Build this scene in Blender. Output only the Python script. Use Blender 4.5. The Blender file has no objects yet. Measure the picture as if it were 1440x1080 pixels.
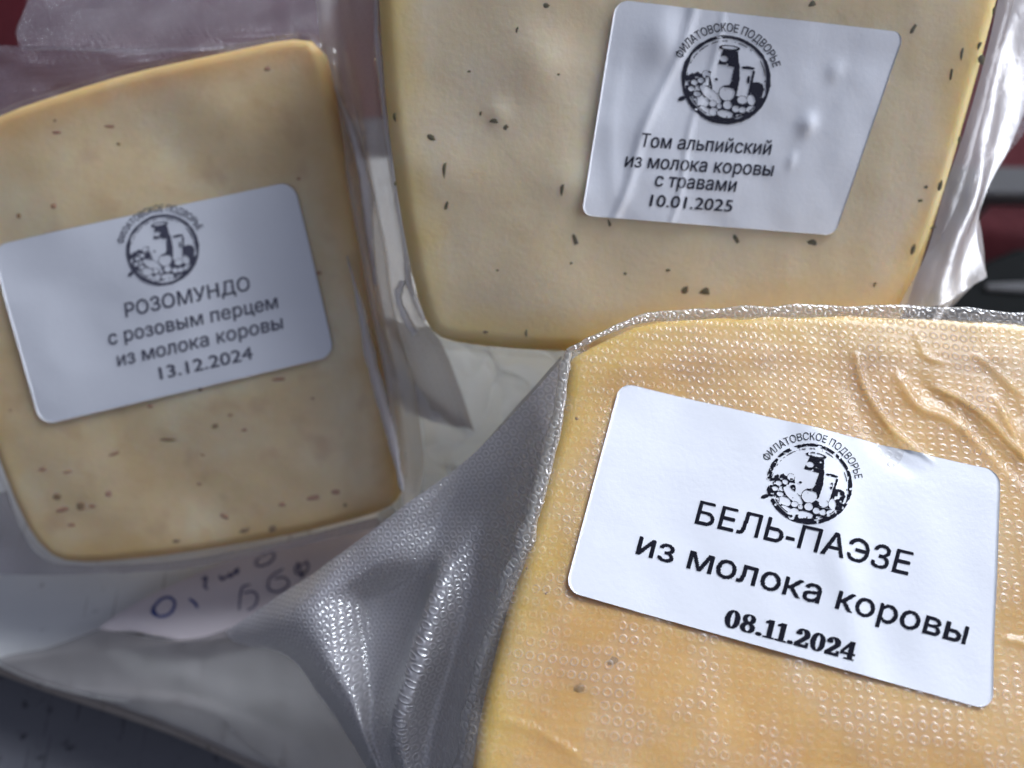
import bpy, bmesh, math, random
import numpy as np
random.seed(7); rng = np.random.default_rng(7)
R = math.radians
MM = 0.001
scene = bpy.context.scene
col = scene.collection

# ------------------------------------------------------------------ camera
PITCH = R(23.6)
F = 1080.0                      # focal length in photo pixels (1440 wide)
CAMZ = 190.0                    # mm above the board
cam_d = bpy.data.cameras.new('camera')
cam = bpy.data.objects.new('camera', cam_d); col.objects.link(cam)
cam_d.sensor_width = 36; cam_d.lens = 36 * F / 1440
cam.location = (0, 0, CAMZ * MM); cam.rotation_euler = (PITCH, 0, 0)
cam_d.clip_start = 0.01; cam_d.clip_end = 20
cam_d.dof.use_dof = True; cam_d.dof.focus_distance = 0.124; cam_d.dof.aperture_fstop = 9.5
scene.camera = cam

# ------------------------------------------------------------------ light
w = bpy.data.worlds.new('World'); scene.world = w; w.use_nodes = True
wn = w.node_tree.nodes; wl = w.node_tree.links
bg = wn['Background']
tc = wn.new('ShaderNodeTexCoord'); sp = wn.new('ShaderNodeSeparateXYZ')
cr = wn.new('ShaderNodeValToRGB')
wl.new(tc.outputs['Generated'], sp.inputs[0]); wl.new(sp.outputs['Z'], cr.inputs[0])
cr.color_ramp.elements[0].color = (0.03, 0.03, 0.035, 1)
cr.color_ramp.elements[1].color = (0.15, 0.17, 0.24, 1)
wl.new(cr.outputs[0], bg.inputs['Color']); bg.inputs['Strength'].default_value = 1.1

def area(name, loc, target, sx, sy, power, color, spread=180):
    l = bpy.data.lights.new(name, 'AREA'); l.shape = 'RECTANGLE'; l.size = sx; l.size_y = sy
    l.energy = power; l.color = color; l.spread = R(spread)
    o = bpy.data.objects.new(name, l); col.objects.link(o)
    from mathutils import Vector
    o.location = loc
    d = Vector(target) - Vector(loc)
    o.rotation_euler = d.to_track_quat('-Z', 'Y').to_euler()
    return o
area('low_edge_fill', (1.0, -0.02, 0.24), (0.08, 0.05, 0.03), 0.4, 0.3, 6.5, (0.86, 0.90, 1.0))  # added low side lamp, not a known window, for the herb cheese's edge glow
# the window to the right and the softer light of the room's far side
area('window_light', (0.62, 0.66, 0.80), (-0.05, -0.13, 0.04), 0.8, 0.65, 2.5, (0.84, 0.90, 1.0), 30)
area('room_light', (-0.15, -0.9, 0.75), (0, 0.0, 0.03), 0.7, 0.5, 1.0, (0.82, 0.87, 1.0))

scene.view_settings.view_transform = 'Standard'; scene.view_settings.look = 'None'
scene.view_settings.exposure = 0; scene.view_settings.gamma = 1
scene.render.engine = 'CYCLES'
scene.cycles.use_denoising = True
scene.cycles.max_bounces = 12; scene.cycles.transparent_max_bounces = 24
scene.cycles.caustics_reflective = False; scene.cycles.caustics_refractive = False
scene.cycles.sample_clamp_indirect = 4

# ------------------------------------------------------------------ helpers: rays
cP, sP = math.cos(PITCH), math.sin(PITCH)
def cam2w(X):
    """camera coords (x right, y down, z forward; mm) -> world mm"""
    X = np.asarray(X, float)
    x, y, z = X[..., 0], -X[..., 1], -X[..., 2]
    return np.stack([x, y * cP - z * sP, y * sP + z * cP + CAMZ], -1)
def S(px, py, d):
    px = np.asarray(px, float); py = np.asarray(py, float); d = np.asarray(d, float)
    return cam2w(np.stack([(px - 720) / F * d, (py - 540) / F * d, d + 0 * px], -1))
def ray(px, py):
    a = S(px, py, 1.0) - np.array([0, 0, CAMZ]); return a
class Plane:
    """a face plane in the world: origin, axes U (right), V (up the sheet), N (towards the viewer)"""
    def __init__(s, px, py, depth, ncam):
        s.O = S(px, py, depth)
        n = np.array(ncam, float); n /= np.linalg.norm(n)
        s.N = cam2w(n) - cam2w([0, 0, 0])
        u = np.array([1.0, 0, 0]); u -= s.N * (u @ s.N); s.U = u / np.linalg.norm(u)
        s.V = np.cross(s.N, s.U)
    def uv(s, px, py):
        r = ray(px, py); C = np.array([0, 0, CAMZ])
        t = ((s.O - C) @ s.N) / (r @ s.N)
        P = C + r * t[..., None] - s.O
        return np.stack([P @ s.U, P @ s.V], -1)
    def w(s, u, v, h):
        u = np.asarray(u, float)[..., None]; v = np.asarray(v, float)[..., None]
        h = (np.asarray(h, float) + 0 * u[..., 0])[..., None]
        return s.O + s.U * u + s.V * v + s.N * h

# ------------------------------------------------------------------ helpers: objects
def new_mesh(name, verts, faces, mats, parent=None, uv=None, smooth=True):
    me = bpy.data.meshes.new(name)
    base = np.array(parent_origin(parent))
    v = np.asarray(verts, float) * MM - base
    me.from_pydata(v.tolist(), [], faces)
    if uv is not None:
        lay = me.uv_layers.new(name='UVMap')
        idx = np.empty(len(me.loops), int); me.loops.foreach_get('vertex_index', idx)
        lay.data.foreach_set('uv', np.asarray(uv, float)[idx].ravel())
    if smooth: me.polygons.foreach_set('use_smooth', [True] * len(me.polygons))
    for m in (mats if isinstance(mats, (list, tuple)) else [mats]): me.materials.append(m)
    me.update()
    o = bpy.data.objects.new(name, me); col.objects.link(o)
    if parent: o.parent = parent
    return o
ORIGIN = {}
def parent_origin(p):
    if p is None: return (0, 0, 0)
    t = np.zeros(3)
    while p is not None:
        t = t + np.array(ORIGIN.get(p.name, (0, 0, 0))); p = p.parent
    return t
def thing(name, label, cat, loc_mm, group=None):
    o = bpy.data.objects.new(name, None); col.objects.link(o)
    o.empty_display_size = 0.01
    o.location = tuple(np.array(loc_mm) * MM); ORIGIN[o.name] = tuple(np.array(loc_mm) * MM)
    o['label'] = label; o['category'] = cat
    if group: o['group'] = group
    return o
def tag(o, label, cat, group=None):
    o['label'] = label; o['category'] = cat
    if group: o['group'] = group
def grid_faces(n, m, off=0):
    f = []
    for i in range(n - 1):
        a = off + i * m
        for j in range(m - 1):
            f.append((a + j, a + j + 1, a + m + j + 1, a + m + j))
    return f

def vnoise(x, y, seed=0):
    """smooth value noise in [-1,1]"""
    x = np.asarray(x, float); y = np.asarray(y, float)
    xi = np.floor(x).astype(int); yi = np.floor(y).astype(int)
    fx = x - xi; fy = y - yi
    fx = fx * fx * (3 - 2 * fx); fy = fy * fy * (3 - 2 * fy)
    def h(a, b):
        n = np.sin(a * 127.1 + b * 311.7 + seed * 74.7) * 43758.5453
        return (n - np.floor(n)) * 2 - 1
    return (h(xi, yi) * (1 - fx) + h(xi + 1, yi) * fx) * (1 - fy) + (h(xi, yi + 1) * (1 - fx) + h(xi + 1, yi + 1) * fx) * fy
def catmull(P, n):
    """P (k,...) -> n samples of a Catmull-Rom curve through P"""
    P = np.asarray(P, float); k = len(P)
    if k == 2:
        t = np.linspace(0, 1, n).reshape((-1,) + (1,) * (P.ndim - 1)); return P[0] * (1 - t) + P[1] * t
    Q = np.concatenate([[2 * P[0] - P[1]], P, [2 * P[-1] - P[-2]]])
    s = np.linspace(0, k - 1, n); i = np.minimum(s.astype(int), k - 2); t = (s - i).reshape((-1,) + (1,) * (P.ndim - 1))
    a, b, c, d = Q[i], Q[i + 1], Q[i + 2], Q[i + 3]
    return 0.5 * (2 * b + (c - a) * t + (2 * a - 5 * b + 4 * c - d) * t ** 2 + (3 * b - a - 3 * c + d) * t ** 3)
def resample_closed(P, n, smooth=2):
    P = np.asarray(P, float)
    for _ in range(smooth):
        Q = np.roll(P, -1, 0); P = np.stack([.78 * P + .22 * Q, .22 * P + .78 * Q], 1).reshape(-1, P.shape[1])
    Q = np.vstack([P, P[:1]]); L = np.r_[0, np.cumsum(np.linalg.norm(np.diff(Q, axis=0), axis=1))]
    s = np.linspace(0, L[-1], n, endpoint=False)
    return np.stack([np.interp(s, L, Q[:, k]) for k in range(P.shape[1])], 1)
def seg_dist(u, v, poly):
    """distance to an open polyline, and the run along it 0..1"""
    best = np.full(np.shape(u), 1e9); along = np.zeros(np.shape(u))
    n = len(poly) - 1
    for i in range(n):
        a, b = poly[i], poly[i + 1]; ab = b - a
        t = np.clip(((u - a[0]) * ab[0] + (v - a[1]) * ab[1]) / (ab @ ab), 0, 1)
        d = np.hypot(u - a[0] - ab[0] * t, v - a[1] - ab[1] * t)
        m = d < best; best = np.where(m, d, best); along = np.where(m, (i + t) / n, along)
    return best, along

def puff(name, plane, outline_uv, r, drop, hf, thick, mat, parent, N=420, M=80, hoff=0.0, smooth=2, flare=0.0):
    """a slab standing on its own face: domed rim of radius r (falling by drop), straight sides of height thick"""
    O = resample_closed(outline_uv, N, smooth)
    area2 = np.sum(O[:, 0] * np.roll(O[:, 1], -1) - np.roll(O[:, 0], -1) * O[:, 1])
    if area2 < 0: O = O[::-1]
    T = np.roll(O, -1, 0) - np.roll(O, 1, 0); T /= np.linalg.norm(T, axis=1)[:, None]
    Nn = np.stack([-T[:, 1], T[:, 0]], 1)                       # inward
    for _ in range(60): Nn = (Nn + np.roll(Nn, 1, 0) + np.roll(Nn, -1, 0)) / 3
    c = O.mean(0)
    rings = []; hs = []; rd = []
    if thick > 0:
        rings += [O + Nn * (1.2 - flare), O - Nn * flare]; hs += [-(drop + thick), -(drop + thick - 1.2)]
        for f in (0.7, 0.35): rings.append(O - Nn * flare * f); hs.append(-(drop + thick * f))
    for a in np.linspace(0, math.pi / 2, 12):
        rings.append(O + Nn * r * (1 - math.cos(a))); hs.append(-drop * (1 - math.sin(a)))
    Q = rings[-1]
    for k in np.linspace(0, 1, M)[1:-1]:
        rings.append(Q * (1 - k) + c * k); hs.append(0.0)
    for P in rings: rd.append(np.linalg.norm(P - O, axis=1))
    for k_ in range(4 if thick > 0 else 0): rd[k_] = -np.ones(N)
    V = []; U = []
    for P, h in zip(rings, hs):
        k = 1.0 if h > -drop * 0.98 else 0.0
        fade = 1 - min(1, max(0, -h / max(drop, 1e-6)))
        hh = h + hoff + hf(P[:, 0], P[:, 1]) * fade
        V.append(plane.w(P[:, 0], P[:, 1], hh)); U.append(P + Nn * min(0, h + drop) * .9)
    V.append(plane.w(c[:1], c[1:], hf(c[:1], c[1:]) + hoff)); U.append(c[None])
    V = np.vstack(V); U = np.vstack(U)
    F_ = []
    for i in range(len(rings) - 1):
        a = i * N; b = a + N
        for j in range(N):
            j2 = (j + 1) % N; F_.append((a + j, a + j2, b + j2, b + j))
    a = (len(rings) - 1) * N; ce = len(V) - 1
    for j in range(N): F_.append((a + j, a + (j + 1) % N, ce))
    if thick > 0 and flare == 0: F_.append(tuple(range(N))[::-1])
    o = new_mesh(name, V, F_, mat, parent, uv=U)
    at = o.data.attributes.new('rim', 'FLOAT', 'POINT'); at.data.foreach_set('value', np.concatenate(rd + [rd[-1][:1] + 5]))
    return o

def sheet(name, ctrl, mat, parent, n=70, m=70, disp=None, trim=None, uvrot=0.0):
    """a film sheet through control rows of (px,py,depth)"""
    C = np.array(ctrl, float)
    W = S(C[..., 0], C[..., 1], C[..., 2])
    uvc = np.stack([(C[..., 0] - 720) * C[..., 2] / F, -(C[..., 1] - 540) * C[..., 2] / F], -1)
    A = np.concatenate([W, uvc], -1)
    A = catmull(A, n); A = catmull(A.transpose(1, 0, 2), m).transpose(1, 0, 2)
    P = A[..., :3]; uv = A[..., 3:]
    gu = np.gradient(P, axis=0); gv = np.gradient(P, axis=1)
    nn = np.cross(gv, gu); nn /= np.linalg.norm(nn, axis=-1)[..., None] + 1e-9
    C0 = np.array([0, 0, CAMZ])
    if np.sum(nn * (C0 - P)) < 0: nn = -nn
    if disp is not None:
        I, J = np.meshgrid(np.linspace(0, 1, n), np.linspace(0, 1, m), indexing='ij')
        P = P + nn * disp(I, J, uv[..., 0], uv[..., 1])[..., None]
    fc = grid_faces(n, m)
    return new_mesh(name, P.reshape(-1, 3), fc, mat, parent, uv=uv.reshape(-1, 2))

# ------------------------------------------------------------------ materials
def mat_new(name):
    m = bpy.data.materials.new(name); m.use_nodes = True
    nt = m.node_tree; nt.nodes.clear()
    return m, nt, nt.nodes, nt.links
def nd(ns, t, **kw):
    x = ns.new(t)
    for k, v in kw.items():
        if k in x.inputs: x.inputs[k].default_value = v
        else: setattr(x, k, v)
    return x
def mth(nt, op, a, b=None, c=None, clamp=False):
    x = nt.nodes.new('ShaderNodeMath'); x.operation = op; x.use_clamp = clamp
    for i, q in enumerate((a, b, c)):
        if q is None: continue
        if isinstance(q, (int, float)): x.inputs[i].default_value = q
        else: nt.links.new(q, x.inputs[i])
    return x.outputs[0]
def ramp(nt, fac, stops):
    x = nt.nodes.new('ShaderNodeValToRGB'); e = x.color_ramp.elements
    while len(e) < len(stops): e.new(0.5)
    for i, (p, c) in enumerate(stops):
        e[i].position = p; e[i].color = c if len(c) == 4 else (*c, 1)
    nt.links.new(fac, x.inputs[0]); return x.outputs[0]
def noise(nt, vec, scale, detail=3, rough=.5, dist=0):
    x = nt.nodes.new('ShaderNodeTexNoise'); x.inputs['Scale'].default_value = scale
    x.inputs['Detail'].default_value = detail; x.inputs['Roughness'].default_value = rough
    x.inputs['Distortion'].default_value = dist
    if vec is not None: nt.links.new(vec, x.inputs['Vector'])
    return x.outputs['Fac']
def mixc(nt, fac, a, b, blend='MIX'):
    x = nt.nodes.new('ShaderNodeMix'); x.data_type = 'RGBA'; x.blend_type = blend
    for s, q in ((0, fac), (6, a), (7, b)):
        if isinstance(q, (int, float)): x.inputs[s].default_value = q
        elif isinstance(q, tuple): x.inputs[s].default_value = q if len(q) == 4 else (*q, 1)
        else: nt.links.new(q, x.inputs[s])
    return x.outputs[2]

def film_mat(name, sx, sy, stagger, r0=0.30, rw=0.10, ringmm=0.09, clear=0.8, milk=(0.75, 0.76, 0.8), rough=0.16,
             spec=0.75, patch=0.0, angle=0.0, wrinkle=0.12, wscale=0.35, weave=0.0, ringmilk=0.1, ringmask=0.0, ior=1.5, wd=2.0):
    """clear plastic with an embossed lattice of small rings (UV in mm)"""
    m, nt, ns, ls = mat_new(name)
    uvn = ns.new('ShaderNodeUVMap'); mp = ns.new('ShaderNodeMapping'); ls.new(uvn.outputs[0], mp.inputs[0])
    mp.inputs['Rotation'].default_value = (0, 0, R(angle))
    uvv = mp.outputs[0]
    # slight waver so that the lattice is not perfectly regular
    nz = ns.new('ShaderNodeTexNoise'); nz.inputs['Scale'].default_value = 0.09; nz.inputs['Detail'].default_value = 1
    ls.new(uvv, nz.inputs['Vector'])
    va = ns.new('ShaderNodeVectorMath'); va.operation = 'SCALE'; va.inputs['Scale'].default_value = wd
    ls.new(nz.outputs['Color'], va.inputs[0])
    vb = ns.new('ShaderNodeVectorMath'); vb.operation = 'ADD'; ls.new(uvv, vb.inputs[0]); ls.new(va.outputs[0], vb.inputs[1])
    sep = ns.new('ShaderNodeSeparateXYZ'); ls.new(vb.outputs[0], sep.inputs[0])
    y = mth(nt, 'DIVIDE', sep.outputs[1], sy); row = mth(nt, 'FLOOR', y); fy = mth(nt, 'SUBTRACT', mth(nt, 'SUBTRACT', y, row), .5)
    x = mth(nt, 'DIVIDE', sep.outputs[0], sx)
    if stagger: x = mth(nt, 'ADD', x, mth(nt, 'MULTIPLY', mth(nt, 'MODULO', row, 2.0), stagger))
    fx = mth(nt, 'SUBTRACT', mth(nt, 'SUBTRACT', x, mth(nt, 'FLOOR', x)), .5)
    d = mth(nt, 'SQRT', mth(nt, 'ADD', mth(nt, 'POWER', mth(nt, 'ABSOLUTE', mth(nt, 'MULTIPLY', fx, sx)), 2.0),
                            mth(nt, 'POWER', mth(nt, 'ABSOLUTE', mth(nt, 'MULTIPLY', fy, sy)), 2.0)))
    q = mth(nt, 'ABSOLUTE', mth(nt, 'SUBTRACT', d, r0 * 1.6))
    ring = mth(nt, 'SUBTRACT', 1.0, mth(nt, 'DIVIDE', q, rw * 1.6), clamp=True)
    ring = mth(nt, 'SMOOTH_MIN', ring, 1.0, 0.2)
    n1 = noise(nt, uvv, 0.11, 3, .55)
    if patch:
        pm = ramp(nt, n1, [(0.44, (0, 0, 0)), (0.60, (1, 1, 1))])
        rs = mth(nt, 'ADD', mth(nt, 'MULTIPLY', pm, 1 - ringmask), ringmask)
        ringS = mth(nt, 'MULTIPLY', ring, rs)
    else:
        pm = None; ringS = ring
    nw = noise(nt, uvv, wscale, 2, .5, .4)
    h = mth(nt, 'ADD', mth(nt, 'MULTIPLY', ringS, ringmm), mth(nt, 'MULTIPLY', nw, wrinkle))
    nf = noise(nt, uvv, 6, 2)
    h = mth(nt, 'ADD', h, mth(nt, 'MULTIPLY', nf, 0.006))
    if weave:
        a = mth(nt, 'SINE', mth(nt, 'MULTIPLY', mth(nt, 'ADD', sep.outputs[0], sep.outputs[1]), 9.0))
        b = mth(nt, 'SINE', mth(nt, 'MULTIPLY', mth(nt, 'SUBTRACT', sep.outputs[0], sep.outputs[1]), 9.0))
        h = mth(nt, 'ADD', h, mth(nt, 'MULTIPLY', mth(nt, 'MULTIPLY', a, b), weave))
    bp = ns.new('ShaderNodeBump'); bp.inputs['Strength'].default_value = 1; bp.inputs['Distance'].default_value = MM
    ls.new(h, bp.inputs['Height'])
    tr = nd(ns, 'ShaderNodeBsdfTransparent'); tr.inputs['Color'].default_value = (0.97, 0.965, 0.96, 1)
    df = nd(ns, 'ShaderNodeBsdfDiffuse'); df.inputs['Color'].default_value = (*milk, 1); ls.new(bp.outputs[0], df.inputs['Normal'])
    tl = nd(ns, 'ShaderNodeBsdfTranslucent'); tl.inputs['Color'].default_value = (*milk, 1)
    dm = ns.new('ShaderNodeMixShader'); dm.inputs[0].default_value = 0.4; ls.new(df.outputs[0], dm.inputs[1]); ls.new(tl.outputs[0], dm.inputs[2])
    mk = mth(nt, 'ADD', mth(nt, 'MULTIPLY', ringS, ringmilk), 1 - clear)
    if patch: mk = mth(nt, 'ADD', mk, mth(nt, 'MULTIPLY', pm, patch), clamp=True)
    m1 = ns.new('ShaderNodeMixShader'); ls.new(mk, m1.inputs[0]); ls.new(tr.outputs[0], m1.inputs[1]); ls.new(dm.outputs[0], m1.inputs[2])
    lw = ns.new('ShaderNodeLayerWeight'); lw.inputs['Blend'].default_value = .5; ls.new(bp.outputs[0], lw.inputs['Normal'])
    frs = mth(nt, 'ADD', mth(nt, 'MULTIPLY', mth(nt, 'POWER', lw.outputs['Facing'], 5.0), .94), .05)
    gl = nd(ns, 'ShaderNodeBsdfGlossy'); gl.inputs['Roughness'].default_value = rough; ls.new(bp.outputs[0], gl.inputs['Normal'])
    m2 = ns.new('ShaderNodeMixShader'); ls.new(mth(nt, 'MULTIPLY', frs, spec, clamp=True), m2.inputs[0])
    ls.new(m1.outputs[0], m2.inputs[1]); ls.new(gl.outputs[0], m2.inputs[2])
    out = ns.new('ShaderNodeOutputMaterial'); ls.new(m2.outputs[0], out.inputs[0])
    return m

def cheese_mat(name, c1, c2, c3, sss=0.35, scale=0.06, rough=0.5, bump=.07, rind_glow=(.7, .45, .1), rind_glow_w=4.0, stain=(.3, .15, .08), stainf=0.0):
    m, nt, ns, ls = mat_new(name)
    uvn = ns.new('ShaderNodeUVMap')
    n1 = noise(nt, uvn.outputs[0], scale, 4, .55, .3); n2 = noise(nt, uvn.outputs[0], scale * 5, 3, .6)
    c = ramp(nt, n1, [(0.34, c1), (0.5, c2), (0.66, c3)])
    c = mixc(nt, mth(nt, 'MULTIPLY', n2, 0.16), c, tuple(x * .82 for x in c2))
    if stainf:
        n5 = noise(nt, uvn.outputs[0], .12, 2, .5, .1)
        c = mixc(nt, mth(nt, 'MULTIPLY', ramp(nt, n5, [(.56, (0, 0, 0)), (.72, (1, 1, 1))]), stainf), c, stain)
    at = ns.new('ShaderNodeAttribute'); at.attribute_name = 'rim'
    dd = mth(nt, 'ADD', mth(nt, 'DIVIDE', at.outputs['Fac'], rind_glow_w), mth(nt, 'MULTIPLY', mth(nt, 'SUBTRACT', n1, .5), 1.6))
    c = mixc(nt, ramp(nt, mth(nt, 'SUBTRACT', 1.0, mth(nt, 'MULTIPLY', dd, .5), clamp=True), [(.35, (0, 0, 0)), (.95, (1, 1, 1))]), c, rind_glow)  # rind colour with the translucent edge glow put into it
    p = ns.new('ShaderNodeBsdfPrincipled'); ls.new(c, p.inputs['Base Color'])
    p.inputs['Roughness'].default_value = rough; p.inputs['Specular IOR Level'].default_value = .3
    p.inputs['Subsurface Weight'].default_value = sss
    p.inputs['Subsurface Radius'].default_value = (1.0, .6, .25); p.inputs['Subsurface Scale'].default_value = 0.006
    n3 = noise(nt, uvn.outputs[0], .8, 4, .6)
    bp = ns.new('ShaderNodeBump'); bp.inputs['Strength'].default_value = 1; bp.inputs['Distance'].default_value = MM * bump
    ls.new(n3, bp.inputs['Height']); ls.new(bp.outputs[0], p.inputs['Normal'])
    out = ns.new('ShaderNodeOutputMaterial'); ls.new(p.outputs[0], out.inputs[0])
    return m
def plain(name, c, rough=.6, var=.12, scale=300, bump=0.0, bscale=2000, spec=.4, metal=0, sss=0):
    m, nt, ns, ls = mat_new(name)
    t = ns.new('ShaderNodeTexCoord')
    n1 = noise(nt, t.outputs['Object'], scale, 4, .6)
    cc = mixc(nt, n1, tuple(x * (1 - var) for x in c), tuple(min(1, x * (1 + var)) for x in c))
    p = ns.new('ShaderNodeBsdfPrincipled'); ls.new(cc, p.inputs['Base Color'])
    p.inputs['Roughness'].default_value = rough; p.inputs['Specular IOR Level'].default_value = spec; p.inputs['Metallic'].default_value = metal
    if bump:
        bp = ns.new('ShaderNodeBump'); bp.inputs['Strength'].default_value = 1; bp.inputs['Distance'].default_value = bump
        ls.new(noise(nt, t.outputs['Object'], bscale, 4, .6), bp.inputs['Height']); ls.new(bp.outputs[0], p.inputs['Normal'])
    out = ns.new('ShaderNodeOutputMaterial'); ls.new(p.outputs[0], out.inputs[0])
    return m

M_paper = plain('label_paper', (0.80, 0.81, 0.85), .42, .03, 120, 0.00003, 900, .5)
M_ink = plain('black_ink', (0.010, 0.010, 0.018), .8, .5, 900, spec=.1)
M_ink_mid = plain('faded_ink', (0.025, 0.025, 0.04), .7, .4, 900, spec=.15)
M_ink_soft = plain('grey_ink', (0.075, 0.075, 0.11), .6, .4, 900)
M_pen = plain('ballpoint_ink', (0.03, 0.05, 0.22), .5, .4, 600)
M_pen2 = plain('dark_ballpoint_ink', (0.10, 0.095, 0.18), .5, .4, 600)
M_spot = plain('brown_spot', (0.34, 0.19, 0.05), .7, .3, 900)
M_herb = plain('dried_herb', (0.12, 0.10, 0.045), .8, .5, 900)
M_pep = plain('pink_pepper', (0.50, 0.27, 0.17), .8, .4, 900)
M_pep2 = plain('dark_pepper', (0.34, 0.22, 0.11), .8, .4, 900)

# ------------------------------------------------------------------ printing helpers
fcache = {}
def cells(mask, x0, y0, cw, ch):
    """run-length quads of a boolean raster (row 0 at the bottom)"""
    V = []; Fc = []
    for r_ in range(mask.shape[0]):
        row = np.r_[0, mask[r_].astype(int), 0]; dd = np.diff(row)
        for a, b in zip(np.where(dd == 1)[0], np.where(dd == -1)[0]):
            k = len(V)
            V += [(x0 + a * cw, y0 + r_ * ch), (x0 + b * cw, y0 + r_ * ch), (x0 + b * cw, y0 + (r_ + 1) * ch), (x0 + a * cw, y0 + (r_ + 1) * ch)]
            Fc.append((k, k + 1, k + 2, k + 3))
    return np.array(V), Fc
def text_mesh(s, bold=0.0, rows=46, wear=0.0):
    """lettering as a fine raster of the font's outlines (nonzero winding), like a label printer's dots"""
    k = (s, bold)
    if k in fcache: return fcache[k]
    cu = bpy.data.curves.new('t', 'FONT'); cu.body = s; cu.size = 1; cu.resolution_u = 4; cu.fill_mode = 'NONE'
    o = bpy.data.objects.new('t', cu); col.objects.link(o)
    dg = bpy.context.evaluated_depsgraph_get(); dg.update()
    me = bpy.data.meshes.new_from_object(o.evaluated_get(dg))
    v = np.array([tuple(q.co) for q in me.vertices])[:, :2]; E_ = np.array([tuple(q.vertices) for q in me.edges])
    bpy.data.objects.remove(o); bpy.data.curves.remove(cu); bpy.data.meshes.remove(me)
    h = 1 / rows; x0 = v[:, 0].min() - 3 * h; y0 = -.26; nx = int((v[:, 0].max() - x0) / h) + 4; nyr = int(1.06 / h)
    A_, B_ = v[E_[:, 0]], v[E_[:, 1]]
    wn_ = np.zeros((nyr, nx), int); xs = x0 + (np.arange(nx) + .5) * h
    for j in range(nyr):
        y = y0 + (j + .5) * h + 1e-6
        m_ = (A_[:, 1] > y) != (B_[:, 1] > y)
        if not m_.any(): continue
        a_, b_ = A_[m_], B_[m_]; xc = a_[:, 0] + (y - a_[:, 1]) * (b_[:, 0] - a_[:, 0]) / (b_[:, 1] - a_[:, 1])
        dr = np.where(b_[:, 1] > a_[:, 1], 1, -1)
        wn_[j] = (dr[None] * (xc[None] < xs[:, None])).sum(1)
    m_ = wn_ != 0
    for _ in range(int(round(bold * rows))):
        q = m_.copy(); q[:, 1:] |= m_[:, :-1]; q[:, :-1] |= m_[:, 1:] if _ % 2 else q[:, :-1]; q[1:] |= m_[:-1] if _ % 2 == 0 else q[1:]; m_ = q
    v, f = cells(m_, x0, y0, h, h)
    fcache[k] = (v, f); return v, f
CAPH = 0.7273
def serif_digits(s):
    """bold serif numerals drawn as shapes; returns verts with cap height 1"""
    adv = {'0': .66, '8': .66, '1': .50, '2': .62, '4': .66, '.': .30}
    Hn = 56; V = []; Fc = []; x = 0
    for ch in s:
        wd = adv[ch]; Wn = int(wd * Hn)
        X, Y = np.meshgrid((np.arange(Wn) + .5) / Hn, (np.arange(Hn) + .5) / Hn)
        E = lambda cx, cy, a, b: ((X - cx) / a) ** 2 + ((Y - cy) / b) ** 2 < 1
        B = lambda a, b, c, d: (X > a) & (X < b) & (Y > c) & (Y < d)
        if ch == '0': m_ = E(.33, .5, .29, .5) & ~E(.33, .5, .125, .42)
        elif ch == '8': m_ = (E(.33, .74, .25, .26) & ~E(.33, .76, .11, .17)) | (E(.33, .27, .29, .28) & ~E(.33, .26, .13, .19))
        elif ch == '1': m_ = B(.19, .35, 0, 1) | B(.06, .47, 0, .09) | ((X > .05) & (X < .2) & (Y > .78 + (X - .05) * .2) & (Y < .86 + (X - .05) * .9))
        elif ch == '2':
            top = E(.31, .70, .27, .30) & ~E(.27, .68, .12, .22) & ((Y > .66) | (X > .36))
            ball = E(.13, .74, .11, .10)
            dg = (np.abs((X - .06) - (Y - .08) * .82) < .105) & (Y > .08) & (Y < .62) & (X < .52)
            m_ = top | ball | dg | B(.04, .58, 0, .16) | B(.50, .58, .1, .3)
        elif ch == '4':
            m_ = B(.35, .51, 0, 1) | B(.02, .63, .25, .37) | B(.24, .62, 0, .08) | ((np.abs(Y - (.30 + (X - .03) * 1.75)) < .085) & (X < .45) & (Y < 1) & (X > .02))
        else: m_ = E(.15, .1, .1, .1)
        for _ in range(2):
            q_ = m_.copy(); q_[:, 1:] |= m_[:, :-1]; q_[:, :-1] |= m_[:, 1:]; m_ = q_
        v, f = cells(m_, x, 0, 1 / Hn, 1 / Hn); k = len(V)
        V += v.tolist(); Fc += [tuple(i + k for i in q) for q in f]; x += wd + .02
    return np.array(V), Fc
_em = {}
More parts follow.
